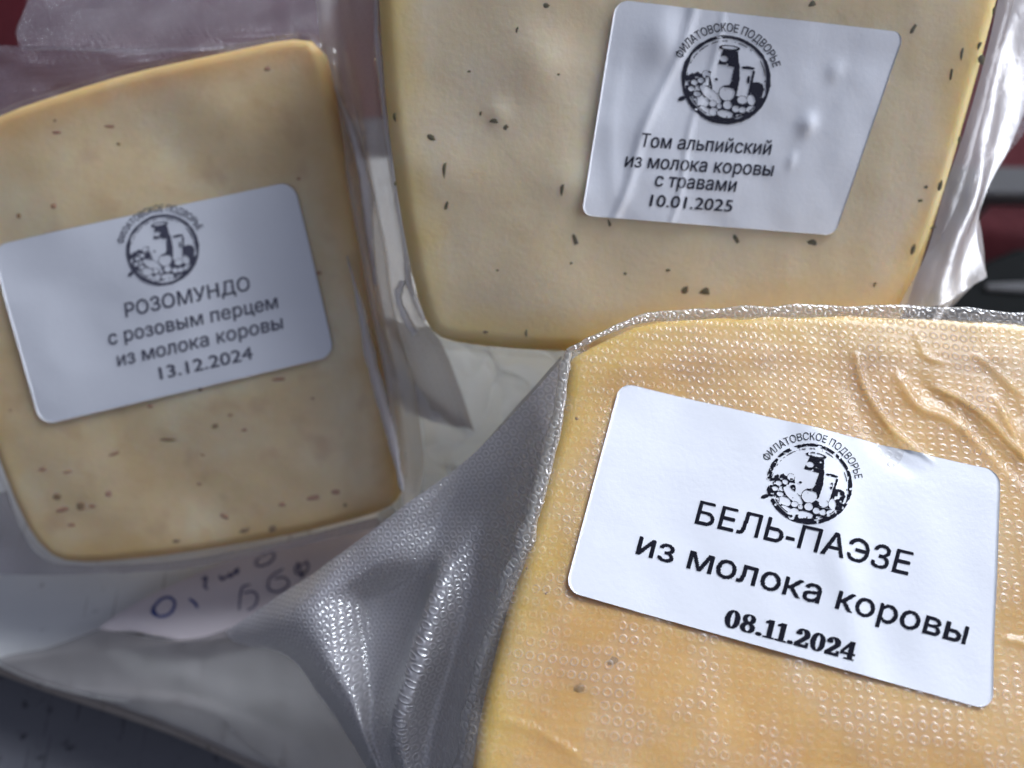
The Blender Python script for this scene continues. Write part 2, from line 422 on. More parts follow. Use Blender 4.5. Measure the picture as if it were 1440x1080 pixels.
def emblem_mesh(strength):
    """round dairy stamp: ring, jar, bottle, bowl, rolls and cheeses, with the wording on an arc"""
    if strength in _em: return _em[strength]
    n = 190; g = np.linspace(-1.06, 1.06, n); cw = g[1] - g[0]
    X, Y = np.meshgrid(g, g); Rr = np.hypot(X, Y)
    nz = vnoise(X * 9, Y * 9, 3) * .6 + vnoise(X * 22, Y * 22, 5) * .4
    nb = vnoise(X * 4, Y * 4, 9)
    E = lambda cx, cy, a, b, t=0: (((X - cx) * math.cos(t) + (Y - cy) * math.sin(t)) / a) ** 2 + ((-(X - cx) * math.sin(t) + (Y - cy) * math.cos(t)) / b) ** 2
    def poly(pts):
        m_ = np.ones_like(X, bool); c = np.mean(pts, 0)
        for i in range(len(pts)):
            a, b = np.array(pts[i]), np.array(pts[(i + 1) % len(pts)])
            s = (b[0] - a[0]) * (Y - a[1]) - (b[1] - a[1]) * (X - a[0])
            s0 = (b[0] - a[0]) * (c[1] - a[1]) - (b[1] - a[1]) * (c[0] - a[0])
            m_ &= (s * s0 > 0)
        return m_
    ink = np.zeros_like(X, bool); inside = Rr < .93
    ink |= inside & (Y < -.30 + .05 * nb) & (nz > -.55)
    ink |= inside & (E(-.60, -.16, .32, .26) < 1 + .4 * nz) & (nz > -.35)
    ink |= inside & (E(-.42, .0, .2, .16) < 1 + .5 * nz)
    ink |= poly([(.0, .32), (.27, .40), (.34, -.40), (.1, -.5)]) & (nz > -.75)
    ink |= (E(.70, -.16, .17, .17) < 1 + .5 * nz)
    ink |= poly([(-.20, .34), (-.12, .66), (.22, .66), (.26, .34)]) & (nz > -.5)
    ink |= (E(.02, .72, .24, .07) < 1) & ~(E(.02, .73, .17, .035) < 1)
    def white(msk, edge=None):
        nonlocal ink
        ink = ink & ~msk
        if edge is not None: ink = ink | edge
    def blob(cx, cy, a, b, t=0, lw=.22):
        e = E(cx, cy, a, b, t) + .12 * nz
        white(e < 1, (e >= 1 - lw * .0) & (e < 1 + lw) & (Rr < .95))
    white(poly([(-.33, .36), (.16, .30), (.12, -.02), (.0, -.30), (-.26, -.28), (-.36, .05)]))
    white(E(-.08, .47, .09, .07) < 1)
    bt = poly([(.33, .28), (.60, .26), (.52, -.36), (.26, -.34)])
    white(bt); ink |= poly([(.58, .27), (.63, .25), (.56, -.36), (.51, -.36)])
    ink |= (E(.47, .31, .15, .035) < 1); ink |= (E(.5, .05, .03, .09) < 1)
    for a in ((-.70, -.12, .075, .06), (-.56, -.06, .07, .06), (-.76, -.27, .07, .055), (-.60, -.24, .07, .06), (-.45, .08, .08, .09, .4),
              (-.62, -.38, .08, .06), (-.47, -.30, .06, .05)): blob(*a)
    blob(-.32, -.36, .30, .105, -.62); blob(.05, -.30, .17, .17); ink |= poly([(-.05, -.12), (.2, -.14), (.2, -.18), (-.05, -.16)])
    for a in ((.08, -.56, .10, .095), (.27, -.63, .08, .075), (-.10, -.60, .06, .06), (.42, -.64, .08, .07), (.40, -.42, .11, .09), (.60, -.40, .09, .12, .2),
              (-.52, -.56, .19, .13, .1), (-.42, -.74, .20, .09, -.3), (-.72, -.54, .11, .10), (-.22, -.74, .10, .09, .5), (.05, -.77, .19, .085, -.1),
              (.60, -.60, .11, .06, .4), (.33, -.80, .12, .05, .2), (-.25, -.56, .08, .07)): blob(*a)
    ink |= (nz > .62) & inside & (Y < .1) & (Rr < .9)
    th = .085 + .03 * nb
    ring = (Rr < 1.0 + .015 * nz) & (Rr > 1.0 - th)
    ring |= (Rr < .885) & (Rr > .865) & (nz > -.1)
    ink |= ring
    if strength < 1:                                            # worn, patchy stamp
        ink &= ~((nz < -.30) & (Rr > .84)); ink &= ~(vnoise(X * 14, Y * 14, 21) < -.62)
    # small straggles by the lower left of the ring
    ink |= (E(-.93, -.5, .1, .05, .5) < 1 + nz)
    v, f = cells(ink, -1.06, -1.06, cw, cw); V = v.tolist(); Fc = list(f)
    tv, tf = text_mesh('ФИЛАТОВСКОЕ ПОДВОРЬЕ', 0.022 if strength >= 1 else 0.0)
    x0, x1 = tv[:, 0].min(), tv[:, 0].max()
    a = np.radians(160 - 140 * (tv[:, 0] - x0) / (x1 - x0)); rr = 1.09 + .19 * tv[:, 1] / CAPH
    k = len(V); V += np.stack([rr * np.cos(a), rr * np.sin(a)], 1).tolist(); Fc += [tuple(i + k for i in q) for q in tf]
    _em[strength] = (np.array(V), Fc); return _em[strength]

class Pack:
    def __init__(s, plane, hf, film_h): s.pl, s.hf, s.fh = plane, hf, film_h
    def place(s, px, py, lift):
        uv = s.pl.uv(px, py); return s.pl.w(uv[..., 0], uv[..., 1], s.hf(uv[..., 0], uv[..., 1]) + s.fh + lift), uv
    def label(s, corners, rpx, parent, wr=None):
        """paper sticker: homography of its four corners, rounded; wr(s,t) = extra height in mm"""
        c = np.array(corners, float)
        A = []; src = [(0, 0), (1, 0), (1, 1), (0, 1)]
        for (x, y), (u, v) in zip(src, c):
            A.append([x, y, 1, 0, 0, 0, -u * x, -u * y, -u]); A.append([0, 0, 0, x, y, 1, -v * x, -v * y, -v])
        s.H = np.linalg.svd(np.array(A))[2][-1].reshape(3, 3)
        s.wr = wr or (lambda a, b: 0 * a)
        Wp = np.linalg.norm(c[1] - c[0]); Hp = np.linalg.norm(c[3] - c[0])
        rx, ry = rpx / Wp, rpx / Hp
        n, m_ = 84, 120
        tt = np.linspace(0, 1, 60)
        e = np.linspace(0, 1, 13)[:-1] ** 1.6 * ry
        t = np.r_[e, np.linspace(ry, 1 - ry, n - 24), 1 - e[::-1]]
        inset = np.zeros_like(t)
        lo = t < ry; inset[lo] = rx * (1 - np.sqrt(np.clip(1 - ((ry - t[lo]) / ry) ** 2, 0, 1)))
        hi = t > 1 - ry; inset[hi] = rx * (1 - np.sqrt(np.clip(1 - ((t[hi] - 1 + ry) / ry) ** 2, 0, 1)))
        q = np.linspace(0, 1, m_)
        Sx = inset[:, None] + (1 - 2 * inset)[:, None] * q[None]; Tx = np.repeat(t[:, None], m_, 1)
        px, py = s.l2p(Sx, Tx)
        def surf(l):
            uv = s.pl.uv(px, py)
            return s.pl.w(uv[..., 0], uv[..., 1], s.hf(uv[..., 0], uv[..., 1]) + s.fh + s.wr(Sx, Tx) + l), uv
        P, uv = surf(.16); P2, _ = surf(.0)
        V = np.vstack([P.reshape(-1, 3), P2.reshape(-1, 3)]); f = grid_faces(len(t), m_)
        n_ = len(t); K = n_ * m_
        rim = [j for j in range(m_)] + [i * m_ + m_ - 1 for i in range(1, n_)] + [(n_ - 1) * m_ + j for j in range(m_ - 2, -1, -1)] + [i * m_ for i in range(n_ - 2, 0, -1)]
        for a, b in zip(rim, rim[1:] + rim[:1]): f.append((a, b, b + K, a + K))
        s.lab = new_mesh('label', V, f, M_paper, parent, uv=np.vstack([uv.reshape(-1, 2)] * 2), smooth=True)
        return s.lab
    def l2p(s, a, b):
        q = np.stack([a, b, 1 + 0 * a], -1) @ s.H.T; return q[..., 0] / q[..., 2], q[..., 1] / q[..., 2]
    def p2l(s, px, py):
        q = np.stack([px, py, 1 + 0 * px], -1) @ np.linalg.inv(s.H).T; return q[..., 0] / q[..., 2], q[..., 1] / q[..., 2]
    def ink(s, name, v, f, p0, ex, ey, mat):
        px = p0[0] + v[:, 0] * ex[0] + v[:, 1] * ey[0]; py = p0[1] + v[:, 0] * ex[1] + v[:, 1] * ey[1]
        a, b = s.p2l(px, py); uv = s.pl.uv(px, py)
        lift = .23
        P = s.pl.w(uv[:, 0], uv[:, 1], s.hf(uv[:, 0], uv[:, 1]) + s.fh + s.wr(a, b) + lift)
        return new_mesh(name, P, f, mat, s.lab, smooth=False)
    def line(s, txt, p0, p1, up, mat, bold=0.0, serif=False):
        v, f = serif_digits(txt) if serif else text_mesh(txt, bold)
        v = v.copy(); x0, x1 = v[:, 0].min(), v[:, 0].max(); v[:, 0] = (v[:, 0] - x0) / (x1 - x0)
        if not serif: v[:, 1] /= CAPH
        s.ink('lettering', v, f, p0, (p1[0] - p0[0], p1[1] - p0[1]), up, mat)
    def emblem(s, c, ex, ey, mat, strength=1):
        v, f = emblem_mesh(strength); s.ink('emblem', v, f, c, ex, ey, mat)

def fleck_mesh(name, mat, seed):
    r_ = np.random.default_rng(seed)
    n = 9; ang = np.linspace(0, 2 * math.pi, n, endpoint=False); rad = r_.uniform(.65, 1.1, n)
    V = [(0, 0, .35)] + [(.6 * a * math.cos(t), .6 * a * math.sin(t), .18) for a, t in zip(rad, ang)] + \
        [(a * math.cos(t), a * math.sin(t), -.12) for a, t in zip(rad, ang)]
    f = [(0, 1 + i, 1 + (i + 1) % n) for i in range(n)] + [(1 + i, 1 + n + i, 1 + n + (i + 1) % n, 1 + (i + 1) % n) for i in range(n)]
    me = bpy.data.meshes.new(name); me.from_pydata([tuple(np.array(q) * MM) for q in V], [], f); me.materials.append(mat)
    me.polygons.foreach_set('use_smooth', [True] * len(f)); return me
def flecks(pack, parent, name, meshes, items):
    from mathutils import Matrix
    base = parent_origin(parent)
    for k, (px, py, lpx, wpx, ang) in enumerate(items):
        uv = pack.pl.uv(np.array(px, float), np.array(py, float)); sc = 150 / F
        P = pack.pl.w(uv[0], uv[1], pack.hf(uv[0], uv[1]) + .02) * MM - base
        a = R(ang); ca, sa = math.cos(a), math.sin(a)
        X = pack.pl.U * ca + pack.pl.V * sa; Y = -pack.pl.U * sa + pack.pl.V * ca
        o = bpy.data.objects.new(name, meshes[k % len(meshes)]); col.objects.link(o); o.parent = parent
        lx, ly = lpx * sc / 2, wpx * sc / 2
        Mx = Matrix(((X[0] * lx, Y[0] * ly, pack.pl.N[0] * .30, P[0]), (X[1] * lx, Y[1] * ly, pack.pl.N[1] * .30, P[1]), (X[2] * lx, Y[2] * ly, pack.pl.N[2] * .30, P[2]), (0, 0, 0, 1)))
        o.matrix_local = Mx

#==SETTING==
def zplane(z):
    return Plane(720, 540, 1, (0, -1, 0)) if False else z
def on_z(px, py, z):
    """where the line of sight through a pixel meets the horizontal plane at height z (mm)"""
    r_ = ray(np.array(px, float), np.array(py, float)); t = (z - CAMZ) / r_[..., 2]
    return np.array([0, 0, CAMZ]) + r_ * t[..., None]
def slab(name, top_xy, z, thick, mat, parent=None, r=1.5, N=160, smooth=1):
    O = resample_closed(top_xy, N, smooth)
    if np.sum(O[:, 0] * np.roll(O[:, 1], -1) - np.roll(O[:, 0], -1) * O[:, 1]) < 0: O = O[::-1]
    T = np.roll(O, -1, 0) - np.roll(O, 1, 0); T /= np.linalg.norm(T, axis=1)[:, None]; Nn = np.stack([-T[:, 1], T[:, 0]], 1)
    V = []; rs = [(0, z - thick)] + [(r * (1 - math.cos(a)), z - r + r * math.sin(a)) for a in np.linspace(0, math.pi / 2, 6)]
    for i, zz in rs: P = O + Nn * i; V += [(a, b, zz) for a, b in P]
    f = []
    for i in range(len(rs) - 1):
        for j in range(N): f.append((i * N + j, i * N + (j + 1) % N, (i + 1) * N + (j + 1) % N, (i + 1) * N + j))
    f.append(tuple(range((len(rs) - 1) * N, len(rs) * N))); f.append(tuple(range(N))[::-1])
    return new_mesh(name, V, f, mat, parent, smooth=True)

def scuffed(name, base, dark, light, sc=90, rough=.5, metal=0.0):
    m, nt, ns, ls = mat_new(name)
    t = ns.new('ShaderNodeTexCoord'); v = t.outputs['Object']
    n1 = noise(nt, v, sc * .35, 5, .6, .5); n2 = noise(nt, v, sc * 2.4, 4, .65)
    mp = ns.new('ShaderNodeMapping'); ls.new(v, mp.inputs[0]); mp.inputs['Scale'].default_value = (1, .06, 1); mp.inputs['Rotation'].default_value = (0, 0, .3)
    n3 = noise(nt, mp.outputs[0], sc * 12, 2, .5)
    c = mixc(nt, n1, base, light)
    c = mixc(nt, ramp(nt, n2, [(.62, (0, 0, 0)), (.72, (1, 1, 1))]), c, dark)
    c = mixc(nt, ramp(nt, n3, [(.66, (0, 0, 0)), (.70, (.6, .6, .6))]), c, dark)
    p = ns.new('ShaderNodeBsdfPrincipled'); ls.new(c, p.inputs['Base Color']); p.inputs['Roughness'].default_value = rough; p.inputs['Metallic'].default_value = metal
    bp = ns.new('ShaderNodeBump'); bp.inputs['Strength'].default_value = .6; bp.inputs['Distance'].default_value = .0003; ls.new(n2, bp.inputs['Height']); ls.new(bp.outputs[0], p.inputs['Normal'])
    out = ns.new('ShaderNodeOutputMaterial'); ls.new(p.outputs[0], out.inputs[0]); return m

M_table = scuffed('dark_counter', (0.10, 0.10, 0.115), (0.02, 0.02, 0.024), (0.16, 0.16, 0.175))
M_board = scuffed('pale_board', (0.68, 0.68, 0.66), (0.30, 0.27, 0.24), (0.80, 0.80, 0.78), 60, .45)
M_rim = scuffed('worn_rim', (0.20, 0.16, 0.13), (0.06, 0.05, 0.04), (0.34, 0.31, 0.29), 160)
M_red = plain('red_cloth', (0.09, 0.005, 0.010), .85, .35, 30, .001, 200)
M_rail = plain('grey_rail', (0.10, 0.097, 0.10), .6, .1, 30, spec=.2)
M_black = plain('black_tray', (0.010, 0.011, 0.011), .8, .2, 50, spec=.08)

# dark counter under the board, the red cloth lower behind
ctr = new_mesh('counter', [(-600, -500, -16), (118, -500, -16), (118, 190, -16), (-600, 190, -16), (-600, 190, -80), (118, 190, -80), (118, -500, -80)],
               [(0, 1, 2, 3), (3, 2, 5, 4), (1, 6, 5, 2)], M_table, smooth=False); ctr['kind'] = 'structure'
ny = 40
cv = []; gx = np.linspace(-1200, 1200, 80); gy = np.linspace(-400, 1800, 70)
for y_ in gy:
    for x_ in gx: cv.append((x_, y_, -72 + 5 * float(vnoise(x_ / 55, y_ / 70, 4))))
rc = new_mesh('red_cloth', cv, grid_faces(len(gy), len(gx)), M_red); rc['kind'] = 'structure'
t = thing('serving_board', 'pale worn board with a brown rounded rim lying under the cheese packs', 'board', (0, 0, -6))
fe = on_z([-260, 0, 80, 160, 270, 390, 560, 800], [840, 935, 965, 990, 1030, 1086, 1150, 1230], 0)[:, :2]
top = [tuple(q) for q in fe] + [(112, -130), (112, 160), (-330, 160)]
slab('top', top, 0, 5, M_board, t, 1.2)
rimo = np.array([tuple(q + np.array([-.9, -2.2])) for q in fe] + [(114, -134), (114, 162), (-333, 162)])
slab('rim', rimo, -2.0, 13, M_rim, t, 1.5)
# pale rail and dark tray, blurred behind on the right
r0_ = on_z([1340, 1700], [256, 262], -50)
t = thing('metal_rail', 'pale grey metal rail out of focus on the red cloth at the right', 'rail', (*r0_[0][:2], -60))
d_ = r0_[1] - r0_[0]; pv = np.array([-d_[1], d_[0], 0]); pv = pv / np.linalg.norm(pv) * 6.5
def box(name, a, b, hw, z0, z1, mat, parent, bev=1.0):
    return slab(name, [tuple((a + hw)[:2]), tuple((b + hw)[:2]), tuple((b - hw)[:2]), tuple((a - hw)[:2])], z1, z1 - z0, mat, parent, bev, 80, 0)
box('bar', r0_[0], r0_[1], pv, -56, -48, M_rail, t)
for k in (0.15, 0.8):
    q = r0_[0] + d_ * k; dd = d_ / np.linalg.norm(d_) * 4
    box('foot', q - dd, q + dd, pv * .6, -72, -56.2, M_rail, t)
t = thing('plastic_tray', 'black plastic tray with a grey rim, blurred at the right edge behind the packs', 'tray', (150, 100, -70))
q = on_z([1330, 1800, 1860, 1330], [345, 350, 560, 560], -45)[:, :2]
slab('tray_body', q, -45, 24, M_black, t, 3, 120, 1)
q2 = on_z([1385, 1600, 1600, 1385], [396, 398, 412, 410], -44)[:, :2]
slab('rim', q2, -43.5, 1.4, M_rail, t, .6, 100, 1)

def ridge(name, pts, wpx, mat, parent, hmm=1.2, n=140, m=15):
    P = catmull(np.array(pts, float), n); tan = np.gradient(P[:, :2], axis=0); tan /= np.linalg.norm(tan, axis=1)[:, None]
    nr = np.stack([-tan[:, 1], tan[:, 0]], 1); rows = []; V = []; U = []
    for j in range(m):
        a = (j / (m - 1) - .5) * 2
        wob = 1 + .25 * vnoise(np.arange(n) / 9, 0 * np.arange(n) + 3, 5)
        wp = np.interp(np.linspace(0, 1, n), np.linspace(0, 1, len(wpx)), wpx) if hasattr(wpx, '__len__') else wpx
        q = P[:, :2] + nr * (a * wp / 2 * wob)[:, None]
        d = P[:, 2] - hmm * math.sqrt(max(0, 1 - a * a))
        V.append(S(q[:, 0], q[:, 1], d)); U.append(np.stack([q[:, 0] * d / F, -q[:, 1] * d / F], 1))
    V = np.array(V); U = np.array(U)
    return new_mesh(name, V.reshape(-1, 3), grid_faces(m, n), mat, parent, uv=U.reshape(-1, 2))
# ================================================================== PACK 1: near, orange
pA = Plane(1100, 770, 121, (-.05, -.42, -.905))
A = lambda x, y: pA.uv(np.array(x, float), np.array(y, float))
wrA = [([1203, 1212, 1235, 1262, 1310], [500, 540, 580, 612, 650], .7, .45),
       ([1262, 1290, 1335, 1380, 1440], [530, 572, 590, 628, 690], .5, .8),
       ([1312, 1350, 1392, 1425, 1470], [545, 562, 592, 628, 670], .8, .42),
       ([1400, 1424, 1445], [560, 610, 650], .6, .45), ([1240, 1262, 1290], [585, 622, 640], .35, .35), ([1330, 1352, 1362], [553, 590, 622], .35, .35), ([1290, 1300, 1325], [470, 500, 512], .3, .5),
       ([1370, 1400, 1440], [500, 522, 560], .45, .4), ([1415, 1440, 1470], [900, 905, 930], .35, .5), ([700, 760, 830], [1010, 1030, 1075], .3, .5)]
wrA_uv = [(catmull(A(x, y), 14), a, w_) for x, y, a, w_ in wrA]
grA_uv = [(catmull(A(x, y), 14), a, w_) for x, y, a, w_ in
          [([1190, 1200, 1225, 1250, 1300], [520, 560, 610, 640, 672], .7, 1.5), ([1285, 1310, 1350, 1400, 1460], [520, 555, 580, 640, 700], .8, 1.4),
           ([1375, 1410, 1450], [500, 560, 600], .8, 2.0)]]
def hA(u, v, k=1.0):
    h = .35 * vnoise(u / 15, v / 15, 1) + .05 * vnoise(u / 4.5, v / 4.5, 2)
    for P, a, w_ in wrA_uv:
        d, s_ = seg_dist(u, v, P); h = h + k * a * np.exp(-(d / w_) ** 2) * np.clip(np.sin(math.pi * np.clip(s_ * .9 + .08, 0, 1)) * 1.8, 0, 1)
    for P, a, w_ in grA_uv:
        d, s_ = seg_dist(u, v, P); h = h - (.3 + .3 * k) * .6 * a * np.exp(-(d / w_) ** 2) * np.clip(np.sin(math.pi * np.clip(s_, 0, 1)) * 1.8, 0, 1)
    return h
packA = Pack(pA, hA, .42)
tA = thing('cheese_pack', 'orange cheese vacuum packed in dimpled film at lower right, label dated 08.11.2024', 'cheese pack', (60, 10, 20), 'vacuum packed cheeses on the board')
cheA = cheese_mat('orange_cheese', (0.68, 0.38, 0.11), (0.76, 0.46, 0.16), (0.81, 0.54, 0.25), .4, .05, rind_glow=(.70, .47, .12), rind_glow_w=7)
outA = A([905, 1000, 1150, 1300, 1440, 1620, 1760, 1800, 1700, 1300, 900, 658, 659, 674, 702, 734, 764, 786, 794, 799, 836], [447, 440, 437, 440, 448, 470, 560, 900, 1300, 1340, 1330, 1300, 1100, 1000, 890, 780, 670, 580, 525, 500, 479])
puff('cheese', pA, outA, 2.8, 2.8, lambda u, v: hA(u, v, .35), 30, cheA, tA, 560, 150, smooth=1)
filA = film_mat('dimpled_film', 1.72, 1.95, .12, .34, .17, .080, .97, (.84, .79, .76), .32, .9, .16, 8, .08, .3, ringmilk=.15, ringmask=.5, wd=1.3)
foutA = A([895, 1000, 1150, 1300, 1440, 1630, 1780, 1820, 1720, 1300, 880, 640, 645, 663, 693, 727, 757, 783, 789, 820], [441, 432, 429, 431, 438, 455, 550, 900, 1320, 1360, 1350, 1310, 1085, 985, 870, 760, 650, 560, 500, 474])
puff('film_cover', pA, foutA, 4.2, 2.2, hA, 0, filA, tA, 700, 170, hoff=.32, smooth=1)
packA.label([(872, 540), (1405, 664), (1394, 1000), (794, 832)], 20, tA, lambda a, b: .35 * np.exp(-((a - .62 - .2 * (b - .5)) / .05) ** 2) * (b > -1) - .2 * np.exp(-((a - .72) / .07) ** 2) + .16 * vnoise(a * 5, b * 3, 8) + .04 * vnoise(a * 14, b * 8, 18))
packA.line('БЕЛЬ-ПАЭЗЕ', (976, 736.5), (1275, 810), (8.5, -31.5), M_ink, .03)
packA.line('из молока коровы', (893, 779.5), (1356, 907), (8.5, -32), M_ink, .03)
packA.line('08.11.2024', (1016, 881), (1199, 930), (6, -25), M_ink, serif=True)
packA.emblem((1136, 683), (59, 12), (11, -55), M_ink, .5)
fm = [fleck_mesh('dark_fleck', M_pep2, 1)]; fs = [fleck_mesh('brown_spot', M_spot, 2)]
cheeseA = [c for c in tA.children if c.name.startswith('cheese')][0]
flecks(packA, cheeseA, 'dark_fleck', fm, [(741, 799, 5, 3, 60), (768, 834, 5, 3, 40), (811, 589, 6, 5, 0), (1240, 575, 4, 3, 20)])
flecks(packA, cheeseA, 'brown_spot', fs, [(815, 968, 15, 13, 0), (862, 930, 16, 11, 20)])

rimM = film_mat('dimpled_rim_film', 1.7, 1.5, .4, .33, .16, .10, .66, (.66, .64, .62), .28, 3.4, 0, 12, .10, .3, ringmilk=.30)
ridge('film_rim', [(800, 494, 125.5), (793, 520, 125.5), (785, 580, 125), (768, 650, 124.5), (744, 740, 123.5), (712, 840, 122.5), (681, 950, 121.5), (661, 1040, 120.5), (650, 1130, 119.5)], [12, 17, 19, 21, 24, 28, 32, 38, 40], rimM, tA, .7, 260, 21)
ridge('film_rim', [(798, 494, 126.5), (840, 473, 127.5), (900, 449, 129.5), (960, 443, 130.5), (1100, 438, 130.5), (1250, 438, 130.5), (1380, 444, 129.5), (1500, 454, 128.5)], [10, 8, 13, 16, 17, 17, 20, 20], rimM, tA, .4, 260, 15)

# the loose bag of the near pack, running down to the lower left
flapM = film_mat('dimpled_flap', 1.62, 1.36, .5, .32, .15, .13, 0.46, (.82, .79, .83), .36, 5.5, 0, 22, .14, .12, ringmilk=.40, wd=1.2)
FK = .124
def pxuv(P, k): P = np.array(P, float); return np.stack([(P[:, 0] - 720) * k, -(P[:, 1] - 540) * k], 1)
crest = catmull(pxuv([(628, 790), (612, 840), (592, 900), (573, 970), (556, 1040), (545, 1090)], FK), 20)
def dflap(I, J, u, v):
    d, t_ = seg_dist(u, v, crest)
    return 0.25 * vnoise(u / 7, v / 7, 31) + 1.3 * np.exp(-(d / 1.5) ** 2) * np.sin(np.clip(t_ * 1.1, 0, 1) * math.pi) ** .6
flap = [
    [(792, 505, 131), (700, 605, 139), (640, 660, 143), (570, 710, 145), (505, 760, 148), (432, 812, 152), (318, 887, 160)],
    [(775, 600, 130), (690, 680, 140), (625, 730, 145), (560, 772, 144), (490, 815, 146), (420, 852, 147.5), (326, 899, 160)],
    [(748, 700, 129), (680, 745, 139), (628, 785, 140), (580, 815, 146), (520, 845, 149), (436, 880, 144.5), (345, 906, 158)],
    [(722, 800, 127.5), (665, 825, 137), (612, 850, 136), (575, 880, 145), (520, 905, 149), (460, 925, 143), (405, 925, 153)],
    [(690, 900, 126), (640, 920, 137), (590, 935, 133), (560, 955, 142), (525, 970, 147), (490, 980, 142.5), (452, 982, 151)],
    [(664, 1000, 124.5), (615, 1010, 136), (566, 1015, 132), (545, 1025, 139), (525, 1030, 143), (510, 1036, 142), (492, 1042, 149)],
    [(640, 1110, 123), (600, 1110, 132), (572, 1110, 133), (562, 1110, 137), (550, 1110, 140), (544, 1110, 141), (536, 1110, 147)]]
sheet('bag_flap', flap, flapM, tA, 220, 200, dflap)
tailM = film_mat('ribbed_film', 1.0, 1.0, .5, .3, .1, .0, .34, (.31, .285, .28), .4, 1.8, 0, 30, .22, .2, weave=.02, ringmilk=0)  # grey-brown of doubled film, with its shade put into the milk colour
tail = [
    [(790, 500, 136), (620, 690, 152), (470, 836, 158), (360, 872, 166), (250, 900, 172), (140, 884, 177)],
    [(760, 650, 140), (640, 780, 156), (490, 872, 163), (340, 905, 168), (200, 912, 173), (70, 910, 178)],
    [(730, 800, 140), (620, 900, 156), (490, 940, 164), (340, 945, 168), (180, 938, 173), (-6, 931, 178)],
    [(700, 950, 140), (610, 990, 154), (500, 1000, 162), (370, 990, 166), (225, 968, 171), (62, 962, 175)],
    [(690, 1030, 140), (615, 1050, 153), (530, 1055, 160), (430, 1040, 164), (300, 1006, 167), (150, 984, 172)],
    [(680, 1140, 140), (620, 1140, 152), (560, 1135, 158), (500, 1125, 161), (440, 1108, 164), (396, 1086, 166)]]
sheet('bag_tail', tail, tailM, tA, 110, 110, lambda I, J, u, v: .5 * vnoise(u / 12, v / 5, 41) + .2 * vnoise(u / 4, v / 4, 42))

ridge('film_edge', [(-10, 932, 177.5), (62, 962, 174.5), (150, 984, 171.5), (225, 988, 170), (300, 1006, 167.5), (350, 1048, 166.5), (396, 1086, 165.5), (430, 1120, 165)], 5, rimM, tA, .4, 160, 9)  # thin pale ridge added as the highlight line on the tail's edge

# ================================================================== PACK 2: top right, pale with herbs
pB = Plane(1000, 250, 143, (.03, .20, -.98))
B = lambda x, y: pB.uv(np.array(x, float), np.array(y, float))
lumps = [(1140, 185, 1.1, 2.2), (1170, 90, .6, 3), (930, 60, .8, 4), (760, 90, .9, 5), (800, 260, .7, 5), (640, 250, .5, 6), (700, 160, .5, 2.2)]
lumpsB = [(B(x, y), a, w_) for x, y, a, w_ in lumps]
def hB(u, v):
    h = .5 * vnoise(u / 17, v / 17, 12) + .04 * vnoise(u / 4, v / 4, 13)
    for P, a, w_ in lumpsB[2:]: h = h + a * .6 * np.exp(-(((u - P[0]) ** 2 + (v - P[1]) ** 2) / w_ ** 2))
    return h
packB = Pack(pB, hB, .42)
tB = thing('cheese_pack', 'pale ivory cheese speckled with green herbs in clear film, wrinkled label dated 10.01.2025', 'cheese pack', (40, 80, 0), 'vacuum packed cheeses on the board')
cheB = cheese_mat('herb_cheese', (0.80, 0.64, 0.40), (0.86, 0.71, 0.47), (0.90, 0.76, 0.55), .6, .04, rind_glow=(.90, .66, .24), rind_glow_w=7)
outB = B([525, 530, 540, 560, 582, 600, 625, 700, 800, 1000, 1150, 1262, 1285, 1315, 1345, 1380, 1412, 1440, 1300, 900, 540], [-120, 0, 150, 300, 410, 462, 482, 492, 498, 496, 490, 478, 430, 340, 240, 120, 0, -120, -200, -220, -200])
puff('cheese', pB, outB, 3.2, 3.2, hB, 26, cheB, tB, 520, 90, smooth=1)
filB = film_mat('smooth_film', 1.7, 1.9, .1, .3, .1, .02, .955, (.80, .79, .82), .20, .55, .05, 5, .25, .22, ringmilk=.0)
foutB = B([518, 524, 533, 552, 575, 592, 612, 700, 800, 1000, 1150, 1290, 1308, 1340, 1370, 1402, 1434, 1462, 1300, 900, 520], [-120, 0, 150, 300, 412, 470, 492, 502, 508, 506, 502, 492, 436, 345, 248, 125, 0, -125, -210, -235, -210])
puff('film_cover', pB, foutB, 4.8, 2.4, hB, 0, filB, tB, 520, 90, hoff=.32, smooth=1)
def wrB(a, b):
    h = .16 * vnoise(a * 6, b * 4, 51) + .05 * vnoise(a * 13, b * 9, 52)
    for x0, x1, amp, w_, b0, b1 in ((.26, .12, .55, .018, -.1, 1.1), (.36, .34, .30, .012, .0, 1.1), (.17, .24, .25, .05, -.1, .6), (.02, .10, .2, .03, .2, .9)):
        xc = x0 + (x1 - x0) * b + .012 * np.sin(b * 9); m_ = 1 / (1 + np.exp(-(b - b0) * 30)) / (1 + np.exp((b - b1) * 30))
        h = h + .6 * amp * np.exp(-((a - xc) / w_) ** 2) * m_
    for x, y, amp, wx, wy in ((.76, .45, .75, .030, .05), (.80, .20, .40, .03, .05), (.74, .63, .3, .015, .04), (.88, .25, .2, .06, .12)):
        h = h + .7 * amp * np.exp(-((a - x) / wx) ** 2 - ((b - y) / wy) ** 2)
    return h
packB.label([(866, 0), (1270, 47), (1172, 331), (817, 303)], 17, tB, wrB)
packB.line('Том альпийский', (898, 207), (1082, 218), (4, -19), M_ink_mid, .023)
packB.line('из молока коровы', (877, 235), (1085, 248), (4, -19), M_ink_mid, .023)
packB.line('с травами', (919, 262), (1033, 270), (4, -19), M_ink_mid, .023)
packB.line('10.01.2025', (912, 290), (1028, 298), (3.5, -17), M_ink_mid, .023)
packB.emblem((1020, 113), (62, 6), (5, -62), M_ink_mid, 1)
cheeseB = [c for c in tB.children if c.name.startswith('cheese')][0]
